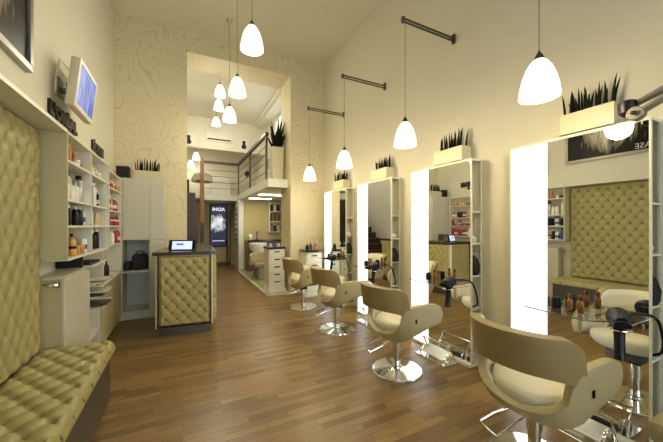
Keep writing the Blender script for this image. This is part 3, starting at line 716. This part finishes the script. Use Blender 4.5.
# ------------------------------------------------------------------ salon chairs
def make_chair():
    t = thing('salon_chair', '', 'chair', (0, 0, 0)); local(t)
    NT = 80; NR = 5; OPEN = .425; SW = .60; E_ = .515; A, B = .255, .285; X0 = -.03
    def plan(tt):
        a = abs(tt); sg = 1 if tt >= 0 else -1
        if a <= SW:
            ph = a/SW*PI/2; return (X0 - A*math.cos(ph), sg*B*math.sin(ph)**.95, math.cos(ph))
        s = (a-SW)/(1-SW); return (X0 + .35*s, sg*(B+.005*s), 0)
    def smooth(a, b, x): x = min(1, max(0, (x-a)/(b-a))); return x*x*(3-2*x)
    def zb(a): return .385 + .145*smooth(.25, 1, a)
    def zarm(a): return .715 + .02*smooth(OPEN, .65, a) - .02*smooth(.8, 1, a)
    def zt(a): return .915 - .01*smooth(.1, .5, a)
    def lens(a): return max(0, 1-(a/OPEN)**2)**.5 if a < OPEN else 0
    def rim(a):
        if a < OPEN: return .635 - .185*lens(a)**.85
        return .635 + (zarm(OPEN)-.635)*min(1, (a-OPEN)/.012) if a < OPEN+.012 else zarm(a)
    def low(a):                                         # lower edge of the back band
        return .655 + .045*lens(a) if a < OPEN else .655 + .06*smooth(OPEN, OPEN+.05, a)
    def top(a):                                         # its upper edge, rounded off at both ends
        q = max(0, (a-.37)/(E_-.37)); return low(a) + .02 + (zt(a)-low(a)-.02)*math.sqrt(max(0, 1-q**2.6))
    def surf(tt, z):
        x, y, w = plan(tt); k = max(0, z-.50); lo = max(0, .52-z)
        return Vector((x - .15*k*max(w, 0)**.7 + .75*lo*w + (.10*lo if not w else 0), y*(1+.12*k-.75*lo), z))
    def sheet(rows):
        bm = bmesh.new(); V = [[bm.verts.new(p) for p in r_] for r_ in rows]
        for i in range(len(V)-1):
            for j in range(len(V[0])-1): bm.faces.new((V[i][j], V[i+1][j], V[i+1][j+1], V[i][j+1]))
        mb = MB(); mb.bm.free(); mb.bm = bm; return mb
    def ts(e, n, extra=()):
        L = [-e+2*e*i/n for i in range(n+1)] + [x_ for x_ in extra] + [-x_ for x_ in extra]
        return sorted(set(round(v_, 5) for v_ in L))
    rows = []
    for tt in ts(1, NT, (OPEN, OPEN+.012)):
        a = abs(tt); lo, hi = zb(a), rim(a)
        if a > .90: s = (a-.90)/.10; q = 1-math.sqrt(max(0, 1-s*s)); lo += .085*q; hi -= .085*q
        rows.append([surf(tt, lo+(hi-lo)*j/NR) for j in range(NR+1)])
    lowr = sheet(rows).build('arm_shell', 'leather_arm', t, True, 60)
    mod(lowr, 'SOLIDIFY', thickness=.048, offset=0); mod(lowr, 'BEVEL', width=.014, segments=2, limit_method='ANGLE')
    rows = []
    for tt in ts(E_, 64, (OPEN,)):
        a = abs(tt); lo, hi = low(a), top(a); r_ = []
        for j in range(NR+1):
            p = surf(tt, lo+(hi-lo)*j/NR); o_ = Vector((p.x-.0, p.y, 0)); o_.normalize(); r_.append(p + o_*.010)
        rows.append(r_)
    bk = sheet(rows).build('backrest', 'leather_out', t, True, 60)
    mod(bk, 'SOLIDIFY', thickness=.06, offset=0); mod(bk, 'BEVEL', width=.016, segments=3, limit_method='ANGLE')
    # cream lining on the inside of the arms and of the back band
    def inner(tt, z, d=.034):
        p = surf(tt, z); i_ = Vector((-(p.x-.05) if abs(tt) < SW else 0, -p.y, 0)); i_.normalize(); return p + i_*d
    rows = []
    for tt in ts(.95, NT, (OPEN, OPEN+.012)):
        a = abs(tt); lo, hi = zb(a)+.03, rim(a)-.012
        rows.append([inner(tt, lo+(hi-lo)*j/3, .030) for j in range(4)])
    ln = sheet(rows).build('arm_lining', 'leather_in', t, True, 60); mod(ln, 'SOLIDIFY', thickness=.014, offset=0)
    rows = []
    for tt in ts(E_-.02, 60, (OPEN,)):
        a = abs(tt); lo, hi = low(a)+.012, top(a)-.014
        rows.append([inner(tt, lo+(max(hi, lo+.01)-lo)*j/3, .026) for j in range(4)])
    ln = sheet(rows).build('back_lining', 'leather_in', t, True, 60); mod(ln, 'SOLIDIFY', thickness=.016, offset=0)
    # seat pad
    mb = MB(); prof = [(-.02, .50, 0), (-.008, .74, .0), (.02, .90, 0), (.055, .985, 0), (.085, 1.0, 0), (.108, .97, 0), (.118, .88, 0), (.120, .5, 0)]
    rings = []; n = 40
    for (dz, s, _) in prof:
        ring = []
        for k in range(n):
            a = 2*PI*k/n; ca, sa = math.cos(a), math.sin(a)
            x = .045 + .270*s*math.copysign(abs(ca)**.68, ca); y = .250*s*math.copysign(abs(sa)**.62, sa)
            if x < .0: x = x*.98
            if ca < 0: y *= 1-.35*abs(ca)**1.5
            ring.append(mb.bm.verts.new((x, y, .445+dz+.16*x+(.0 if x < .2 else -.25*(x-.2)))))
        rings.append(ring)
    for a, b_ in zip(rings, rings[1:]):
        for k in range(n): mb.bm.faces.new((a[k], a[(k+1) % n], b_[(k+1) % n], b_[k]))
    mb.bm.faces.new(list(reversed(rings[0]))); mb.bm.faces.new(rings[-1])
    mb.build('seat', 'leather_in', t, True, 50)
    MB().box(-.13, .22, -.12, .12, .395, .452, .01).xf(Matrix.Translation((0, 0, 0))).build('seat_plate', 'dark_steel', t)
    for s in (-1, 1):
        lb = MB().box(-.035, -.018, s*.318-.004, s*.318+.004, .575, .615, .001).build('maker_tag', 'black', t)
    MB().lathe([(.036, .02), (.036, .20), (.043, .205), (.043, .38), (.03, .386)], n=24).build('column', 'chrome', t, True)
    MB().lathe([(.26, 0), (.26, .006), (.252, .014), (.10, .022), (.05, .032), (.045, .05), (.036, .055)], n=64).build('base_disc', 'chrome', t, True, 25)
    p = MB().tube([(0, .035, .33), (-.06, .10, .32), (-.16, .16, .27), (-.26, .19, .225), (-.285, .12, .22), (-.30, .05, .222), (-.24, .03, .25), (-.10, .01, .30), (-.03, 0, .33)], .008, 8)
    p.build('pump_lever', 'chrome', t, True)
    MB().box(-.05, .06, -.055, .055, .325, .385, .01).build('pump_housing', 'black', t)
    return t
ch = make_chair()
for i, (x, y, rz) in enumerate(((2.0, 1.111, -.0), (2.0, 2.464, -.0), (2.0, 3.817, .0), (2.0, 5.17, .0))):
    o = ch if i == 0 else copy_tree(ch)
    o.location = (x, y, 0); o.rotation_euler = (0, 0, rz)
    tag(o, 'tan and cream leather swivel chair on chrome disc facing the %s mirror' % STN[i], 'chair', 'salon chairs in a row')
# low beige upholstered stool at the lower right edge
t = thing('upholstered_stool', 'beige upholstered stool at the lower right corner beside the nearest mirror', 'stool', (2.42, .47, 0))
MB().box(2.20, 2.62, .30, .66, .36, .48, .03).build('seat', 'leather_arm', t, True)
MB().lathe([(.18, 0), (.18, .012), (.03, .03), (.03, .36)], 2.41, .48, 0, 32).build('pedestal', 'chrome', t, True, 30)

# ------------------------------------------------------------------ hood dryer (climazone) arm on the right wall
t = thing('hood_dryer', 'grey hair processor on a jointed wall arm above the nearest mirror', 'hair processor', (2.9, .35, 2.45))
AX = 2.52
a = MB(); a.lathe([(.036, -.03), (.042, -.025), (.042, .025), (.036, .03)], AX, .80, 2.195, 24, axis='X'); a.build('joint', 'armgrey', t, True)
MB().lathe([(.014, 0), (.014, .012), (.008, .016)], AX-.046, .80, 2.195, 14, axis='X').build('joint_screw', 'chrome', t, True)
MB().tube([(AX, .80, 2.195), (AX+.02, .68, 2.26), (AX+.06, .50, 2.36), (AX+.10, .30, 2.46)], [.036, .036, .038, .044], 14, .6).build('lower_arm', 'armgrey', t, True)
MB().tube([(AX+.05, .83, 2.27), (AX+.06, .70, 2.32), (AX+.1, .50, 2.42), (AX+.12, .30, 2.50)], [.03, .036, .038, .04], 12, .6).build('upper_arm', 'greyp', t, True)
MB().lathe([(.025, 0), (.045, .02), (.05, .06), (.047, .09), (.03, .10)], AX+.03, .85, 2.20, 20).build('hood_cap', 'black', t, True)
MB().box(AX+.02, 2.9, .18, .36, 2.44, 2.58, .02).build('wall_bracket', 'greyp', t)

# ------------------------------------------------------------------ pendants
SH = .27
def shade_mb():
    prof = [(r_*.94, z_) for r_, z_ in ((.020, .262), (.030, .256), (.052, .238), (.080, .195), (.102, .140), (.118, .080), (.126, .030), (.129, .006), (.124, 0), (.118, .004), (.110, .06), (.09, .14), (.066, .20), (.03, .245))]
    return MB().lathe(prof, n=36, cap=False)
def make_pendant(zb, ztop, canopy=True):
    t = thing('pendant_lamp', '', 'pendant lamp', (0, 0, zb)); local(t)
    shade_mb().build('shade', 'opal', t, True, 80)
    MB().lathe([(.034, .250), (.030, .262), (.022, .285), (.012, .300), (.006, .315)], n=20).build('cap', 'dark_steel', t, True)
    MB().lathe([(.02, .06), (.032, .08), (.036, .11), (.02, .16), (.014, .2)], n=16).build('bulb', 'opal', t, True)
    MB().tube([(0, 0, .31), (0, 0, ztop-zb)], .0032, 6).build('cord', 'greyp', t, True)
    if canopy: MB().lathe([(.012, ztop-zb-.06), (.04, ztop-zb-.03), (.055, ztop-zb)], n=20).build('canopy', 'silver', t, True)
    return t
PL = []
pz = 2.365; rz_ = 3.70
pa = make_pendant(pz, rz_, False); first = True
for i in range(4):
    y = 1.163 + i*MP
    o = pa if i == 0 else copy_tree(pa)
    o.location = (2.15, y, pz)
    tag(o, 'opal glass pendant hanging from a wall arm over the chair at the %s mirror' % STN[i], 'pendant lamp', 'pendants on the wall arms'); PL.append((2.15, y, pz+.10, 1.))
    nm = thing('lamp_bracket', 'dark steel twin-bar lamp bracket on the right wall above the %s mirror' % STN[i], 'lamp arm', (XR, y, rz_), 'wall arms holding pendants')
    for dz in (.0, .035): MB().tube([(2.12, y, rz_+dz), (2.88, y, rz_+dz)], .011, 8).build('bar', 'dark_steel', nm, True)
    MB().box(2.105, 2.14, y-.016, y+.016, rz_-.014, rz_+.05, .004).build('end_cap', 'dark_steel', nm)
    MB().box(2.872, 2.899, y-.02, y+.02, rz_-.03, rz_+.08, .004).build('wall_plate', 'dark_steel', nm)
pb = make_pendant(3.37, ZC, True)
for i, (x, y, lb) in enumerate(((.66, 3.2, 'nearest high opal pendant hanging from the ceiling above the walkway'), (.70, 4.4, 'middle high opal pendant hanging in front of the opening'), (.75, 5.55, 'high opal pendant nearest the patterned wall, lowest in the picture'))):
    o = pb if i == 0 else copy_tree(pb)
    o.location = (x, y, 3.37); tag(o, lb, 'pendant lamp', 'high pendants over the walkway'); PL.append((x, y, 3.47, 1.))
pc = make_pendant(4.44, 5.0, True)
for i, (x, y, z) in enumerate(((.76, 7.15, 4.44), (.82, 8.0, 4.44), (.88, 9.28, 4.44))):
    o = pc if i == 0 else copy_tree(pc)
    o.location = (x, y, z); o.scale = (1, 1, 1); tag(o, 'opal pendant under the back room ceiling, %s of its row of three' % ['nearest', 'middle', 'farthest'][i], 'pendant lamp', 'pendants of the back room ceiling'); PL.append((x, y, z+.1, .8))
pd = make_pendant(3.75, 4.6, False)
for i, (x, y, z) in enumerate(((.42, 11.2, 3.78), (.26, 11.5, 3.55))):
    o = pd if i == 0 else copy_tree(pd)
    o.location = (x, y, z); tag(o, 'opal pendant deep in the upstairs room, %s of two' % ['higher right one', 'lower left one'][i], 'pendant lamp', 'pendants deep upstairs'); PL.append((x, y, z+.1, .2))
    o.scale = (1, 1, 1)
struct('ceiling_upstairs', MB().box(XL, 2.6, 10.6, YF, 4.6, 4.7), 'ceiling')
for i, (x, y, z, p) in enumerate(PL):
    l = bpy.data.lights.new('pendant_bulb', 'POINT'); l.energy = (23 if y < 6.3 else 46)*p; l.color = (1, .86, .57) if y < 6.3 else (1, .94, .80); l.shadow_soft_size = .09
    o = bpy.data.objects.new('pendant_bulb', l); C.objects.link(o); o.location = (x, y, z-.14)
for (x, y) in ((2.2, 8.0), (2.2, 9.26)):
    l = bpy.data.lights.new('strip_light_lamp', 'AREA'); l.energy = 5; l.color = (1, .9, .66); l.shape = 'RECTANGLE'; l.size = .6; l.size_y = .2
    o = bpy.data.objects.new('strip_light_lamp', l); C.objects.link(o); o.location = (x, y, 2.33)

# ------------------------------------------------------------------ back room
# stairs
t = thing('staircase', 'dark wooden staircase rising along the back room left of the post', 'staircase', (-.1, 8.6, 0))
ns = 14
for i in range(ns):
    z = 2.545/ns*(i+1); y = 7.0 + i*.257
    MB().box(-.55, .33, y, y+.28, z-.035, z, .003).build('tread', 'stairwood', t)
    MB().box(-.55, .33, y+.26, y+.275, z-.0, min(z+.15, 2.5)).build('riser', 'stairwood', t)
sp = []
for i in range(ns):
    z = 2.545/ns*(i+1); y = 7.0+i*.257; sp += [(y-.02, z), (y+.257-.02, z)]
mb = MB(); a = [(6.98, 0)] + sp + [(10.6, 0)]
va = [mb.bm.verts.new((.335, y, z)) for y, z in a]; vb = [mb.bm.verts.new((.365, y, z)) for y, z in a]
n = len(a)
for i in range(n): mb.bm.faces.new((va[i], va[(i+1) % n], vb[(i+1) % n], vb[i]))
mb.bm.faces.new(va); mb.bm.faces.new(vb); mb.build('stringer', 'stairwood', t)
t = thing('newel_post', 'tall brown wooden post at the top of the stairs', 'post', (.58, 10.55, 0))
MB().box(.51, .63, 10.48, 10.595, 1.6, 3.66, .004).build('upper_post', 'postwood', t)
MB().box(.51, .63, 10.48, 10.595, 0, 1.6, .004).build('lower_post', 'stairwood', t)
# railing: top rail, posts, wires
t = thing('balustrade', 'dark handrail with thin rods running round the mezzanine edge', 'railing', (1.2, 9, 2.545))
MB().box(.62, 1.77, 10.60, 10.66, 3.57, 3.65, .004).box(1.69, 1.77, 6.75, 10.60, 3.57, 3.65, .004).build('handrail', 'stairwood', t)
for x, y in ((1.73, 10.62), (1.73, 8.65), (1.73, 6.8)): MB().box(x-.022, x+.022, y-.022, y+.022, 2.546, 3.60).build('post', 'dark_steel', t)
for x, y in ((1.2, 10.62), ): pass
for z in (2.75, 2.95, 3.15, 3.35):
    MB().tube([(.66, 10.62, z), (1.73, 10.62, z)], .009, 6).build('rod', 'dark_steel', t, True)
    MB().tube([(1.73, 10.62, z), (1.73, 6.8, z)], .009, 6).build('rod', 'dark_steel', t, True)
# tall planter upstairs
t = thing('tall_planter', 'tall pale square pot with spiky dark plant on the mezzanine corner', 'plant', (1.93, 6.68, 2.546))
mb = MB(); mb.lathe([(.15, 0), (.19, .74), (.17, .74), (.165, .70)], 1.93, 6.68, 2.546, 4, ang=PI/4); mb.build('pot', 'offwhite', t)
rnd = random.Random(5); mb = MB()
for i in range(40):
    a = rnd.uniform(0, 2*PI); s = rnd.uniform(.02, .20); h = rnd.uniform(.36, .80)-s*.5
    pts = [(1.93+math.cos(a)*(.05+s*(k/5)**1.2), 6.70+math.sin(a)*(.05+s*(k/5)**1.2), 3.22+h*k/5) for k in range(6)]
    mb.tube(pts, [.022, .026, .026, .022, .015, .002], 6)
mb.build('leaves', 'plant', t, True)
# lit poster display
m = hair_print('lit_poster_picture', (0, 0, .90), .62, (1., 1., 1.), s2l(16, 22, 60), 5, .3, emit=1.1, width=.50)
m.node_tree.nodes['Mapping'].inputs['Scale'].default_value = (7, 0, 3.5)
t = thing('lit_poster', 'tall black framed lit poster of a pale figure on dark blue, far wall', 'poster', (1.21, YF, .70))
MB().box(.90, 1.53, YF-.07, YF-.001, .70, 2.33, .006).build('frame', 'black', t)
o = MB().box(.95, 1.48, YF-.076, YF-.07, .76, 2.27).build('picture', m, t)
text('lettering', 'INOA', .18, mat('lit_white_lettering', (.9, .9, .9), .5, emit=(.9, .92, 1), estr=1.4), Matrix.Translation((.99, YF-.078, 2.06)) @ Matrix.Rotation(PI/2, 4, 'X'), .001, t, bold=.002)
MB().box(.99, 1.43, YF-.078, YF-.076, .92, .95).build('caption_line', mat('lit_grey_line', (.6, .6, .7), .5, emit=(.6, .65, .8), estr=1.), t)
# upstairs: air conditioner slot, pictures, wall units
t = thing('air_vent', 'long dark slot of the air conditioner on the upper far wall', 'air vent', (1.07, 10.38, 4.3))
MB().box(.66, 1.50, 10.365, 10.399, 4.25, 4.66, .005).build('cover', 'ceiling', t)
MB().box(.72, 1.44, 10.355, 10.366, 4.30, 4.345).build('slot', 'grille', t)
for i, (x0, x1, z0, z1, lb) in enumerate(((-.02, .36, 4.02, 4.42, 'small white framed dark figure picture left on the upper bulkhead'), (1.72, 2.02, 4.05, 4.46, 'small white framed dark figure picture right on the upper bulkhead'))):
    t = thing('framed_picture', lb, 'picture', ((x0+x1)/2, 10.38, z0), 'small pictures on the bulkhead')
    MB().box(x0, x1, 10.375, 10.399, z0, z1, .003).build('frame', 'whitep', t)
    fg = MB(); cx = (x0+x1)/2
    fg.lathe([(.03, 0), (.085, .04), (.07, .12), (.04, .17), (.06, .23), (.03, .28)], cx, 10.374, z0+.06, 10); fg.xf(Matrix.Translation((0, 10.372, 0)) @ Matrix.Diagonal((1, .04, 1, 1)) @ Matrix.Translation((0, -10.374, 0)))
    fg.build('print', 'blackmat', t)
for i, (y0, y1, z0, z1) in enumerate(((8.6, 9.1, 3.35, 3.85), (9.7, 10.2, 3.3, 3.85), (7.3, 7.75, 3.4, 3.9))):
    t = thing('framed_picture', 'white framed portrait on the mezzanine side wall, %s of three' % ['middle', 'farthest', 'nearest'][i], 'picture', (2.59, (y0+y1)/2, z0), 'portraits on the mezzanine wall')
    MB().box(2.575, 2.599, y0, y1, z0, z1, .003).build('frame', 'whitep', t)
    MB().box(2.572, 2.576, y0+.09, y0+.22, z0+.1, z1-.1).box(2.572, 2.576, y1-.22, y1-.09, z0+.1, z1-.1).build('print', 'greyp', t)
t = thing('standing_hood_dryer', 'cream rounded hood hair dryer upstairs behind the wooden post', 'hood dryer', (.6, 11.3, 2.8))
MB().lathe([(.10, .30), (.26, .25), (.33, .12), (.34, 0), (.30, -.03)], .60, 11.0, 3.0, 28).build('hood', 'offwhite', t, True)
MB().box(.40, .80, 10.66, 10.75, 2.95, 2.99).build('visor', 'black', t)
MB().tube([(.60, 11.05, 2.546), (.60, 11.05, 3.0)], .03, 10).build('stand', 'chrome', t, True)
o = MB().box(-.12, .20, 11.0, 11.5, 2.546, 3.05, .01).build('upstairs_cabinet', 'blackmat'); tag(o, 'black cabinet upstairs at the head of the stairs', 'cabinet')
struct('floor_upper_landing', MB().box(-.9, .52, 10.60, YF, 2.40, 2.545), 'white')
o = MB().box(.9, 1.6, 11.55, 11.98, 2.546, 3.3, .01).build('upstairs_dresser', 'whitep'); tag(o, 'white dresser upstairs behind the far railing', 'dresser')
t = thing('desk_lamp', 'small black spotlight fixed at the mezzanine railing', 'lamp', (1.8, 9.2, 3.0))
MB().lathe([(.03, -.07), (.07, -.06), (.08, .06), (.05, .08)], 1.78, 9.3, 3.10, 16, axis='Y').build('head', 'black', t, True)
MB().tube([(1.78, 9.3, 3.10), (1.76, 9.3, 3.0), (1.73, 9.3, 2.95)], .012).build('arm', 'black', t, True)

# wash area
t = thing('wash_unit', 'white wash basin with tan armchair under the mezzanine', 'wash chair', (1.92, 8.3, .04))
mb = MB(); mb.lathe([(.10, .62), (.20, .68), (.245, .80), (.25, .90), (.235, .90), (.21, .80), (.12, .72)], 1.95, 8.62, .1, 28); mb.build('basin', 'whitep', t, True)
MB().box(1.83, 2.07, 8.55, 8.80, .04, .80, .02).build('pedestal', 'greyp', t)
mb = MB(); bm = mb.bm
cols = []
for i in range(33):
    a = -1+2*i/32; ph = a*PI*.62
    row = []
    for j in range(5):
        z = .42+(.80-.10*abs(a)-.42)*j/4
        row.append(bm.verts.new((1.93+.29*math.sin(ph), 8.15+.27*math.cos(ph), z)))
    cols.append(row)
for i in range(32):
    for j in range(4): bm.faces.new((cols[i][j], cols[i+1][j], cols[i+1][j+1], cols[i][j+1]))
so = mb.build('armchair_shell', 'leather_arm', t, True, 60); mod(so, 'SOLIDIFY', thickness=.06, offset=0); mod(so, 'SUBSURF', levels=1, render_levels=1)
MB().box(1.70, 2.16, 7.92, 8.36, .38, .50, .04).build('seat', 'leather_out', t, True)
MB().box(1.85, 2.01, 8.05, 8.25, .04, .38, .01).build('foot_column', 'satin', t)
t = thing('wash_counter', 'dark counter along the khaki wall behind the wash basin', 'counter', (2.6, 9.8, .04))
MB().box(1.86, 3.38, 9.7, 10.09, .04, 1.0).build('body', 'brownp', t)
MB().box(1.85, 3.39, 9.66, 10.095, 1.0, 1.04).build('worktop', 'darktop', t)
o = MB().lathe([(.06, 0), (.07, .02), (.07, .14), (.03, .18)], 1.98, 9.85, 1.0405, 16).build('soap_jar', 'whitep', smooth=True); tag(o, 'round white jar at the left end of the dark wash counter', 'jar')
t = thing('tap', 'slim dark tap on the counter behind the basin', 'tap', (2.2, 9.85, 1.04))
MB().tube([(2.2, 9.9, 1.041), (2.2, 9.9, 1.28), (2.2, 9.82, 1.32), (2.2, 9.74, 1.28)], .018, 8).build('spout', 'dark_steel', t, True)
MB().box(2.16, 2.24, 9.88, 9.92, 1.041, 1.08).build('base', 'dark_steel', t)
t = thing('wash_shelf', 'white wall shelf of dark products on the khaki wash wall', 'shelving', (2.95, 10.0, 1.3))
MB().box(2.62, 2.65, 9.92, 10.095, 1.30, 2.32).box(3.28, 3.31, 9.92, 10.095, 1.30, 2.32).build('side_panel', 'white', t)
for z in (1.30, 1.66, 2.0, 2.30): MB().box(2.65, 3.28, 9.92, 10.095, z-.02, z).build('shelf', 'white', t)
k = 0
for ri, (z, cs) in enumerate(((1.30, ['greyp', 'black', 'silver', 'brownp', 'tanp']), (1.66, ['brownp', 'brownp', 'brownp', 'brownp', 'beige']), (2.0, ['black', 'whitep', 'black', 'whitep', 'black']))):
    for i, c in enumerate(cs):
        place_prod('tall', c, 2.72+i*.12, 10.0, z+.0005, 1.35, '%s can, %s from the left on the %s shelf of the wash wall' % (CN[c], ORD[i], ['bottom', 'middle', 'top'][ri]), 'cans on the wash wall shelf')
def drawer_unit(label, x0, x1, y0, y1, z0, H_, nd, plinth=True, mt='white'):
    t = thing('drawer_unit', label, 'drawer unit', ((x0+x1)/2, (y0+y1)/2, z0))
    MB().box(x0, x1, y0+.02, y1, z0+.10, z0+H_-.04).build('carcass', mt, t)
    MB().box(x0-.03, x1+.03, y0-.03, y1, z0, z0+.05, .003).box(x0-.012, x1+.012, y0-.01, y1, z0+.05, z0+.10).build('plinth', mt, t)
    MB().box(x0-.02, x1+.02, y0-.02, y1, z0+H_-.04, z0+H_, .003).build('worktop', 'darktop', t)
    hh = (H_-.16)/nd
    for i in range(nd):
        dd = MB().box(x0+.02, x1-.01, y0, y0+.02, z0+.11+i*hh, z0+.11+(i+1)*hh-.012, .003).build('drawer', mt, t)
        cx = (x0+x1)/2
        MB().box(cx-.06, cx+.06, y0-.012, y0-.0005, z0+.11+(i+.62)*hh, z0+.11+(i+.62)*hh+.022).build('handle', 'black', dd)
    return t
drawer_unit('tall narrow white drawer unit with dark top at the corner of the wash platform', 1.68, 2.03, 6.36, 6.80, .05, .98, 5)
drawer_unit('white drawer unit with dark top against the patterned wall by the farthest mirror', 2.33, 2.70, 5.82, 6.2, 0, .98, 4)
for i, (x, y, r_, h, c, lb) in enumerate(((2.40, 5.95, .035, .13, 'black', 'black bottle'), (2.50, 6.0, .03, .15, 'brownp', 'brown bottle'), (2.58, 5.92, .03, .11, 'tanp', 'tan bottle'), (2.64, 6.05, .03, .13, 'black', 'small black can'))):
    o = MB().lathe([(r_, 0), (r_, h*.7), (r_*.4, h*.8), (r_*.4, h)], x, y, .9805, 14).build('bottle', c, smooth=True)
    tag(o, '%s on the drawer unit by the patterned wall' % lb, 'bottle', 'bottles on the drawer unit')
for i, (x, y, c, lb) in enumerate(((1.76, 6.55, 'whitep', 'white cup'), (1.86, 6.5, 'greyp', 'grey cup'), (1.95, 6.56, 'whitep', 'small white pot'))):
    o = MB().lathe([(.025, 0), (.033, .01), (.036, .07), (.03, .07), (.026, .012)], x, y, 1.0305, 14).build('cup', c, smooth=True)
    tag(o, '%s on the tall narrow drawer unit' % lb, 'cup', 'cups on the narrow drawer unit')
t = thing('strip_shelf', 'narrow rack of small black clips on the white wall end', 'rack', (1.655, 10.5, .9))
MB().box(1.645, 1.659, 10.35, 10.65, .95, 2.2).build('backing', 'white', t)
for i in range(7): MB().box(1.62, 1.646, 10.40, 10.60, 1.0+i*.17, 1.07+i*.17).build('clip', 'black', t)

# ------------------------------------------------------------------ camera, daylight, view
w = bpy.data.worlds.new('daylight'); sc.world = w; w.use_nodes = True
bg = w.node_tree.nodes['Background']; bg.inputs['Color'].default_value = (.80, .88, 1.0, 1); bg.inputs['Strength'].default_value = 6.0

cam = bpy.data.cameras.new('camera'); co = bpy.data.objects.new('camera', cam); C.objects.link(co)
F = 297.03; cam.sensor_width = 36; cam.lens = F/663*36; cam.sensor_fit = 'HORIZONTAL'
cam.shift_y = (225.8-221)/663
yaw = math.atan((331.5-182.5)/F)
co.location = (0, 0, 1.5); co.rotation_euler = (PI/2, 0, -yaw); cam.clip_start = .05
sc.camera = co
sc.view_settings.view_transform = 'Standard'; sc.view_settings.look = 'None'; sc.view_settings.gamma = 1; sc.view_settings.use_curve_mapping = False
sc.view_settings.exposure = -0.24
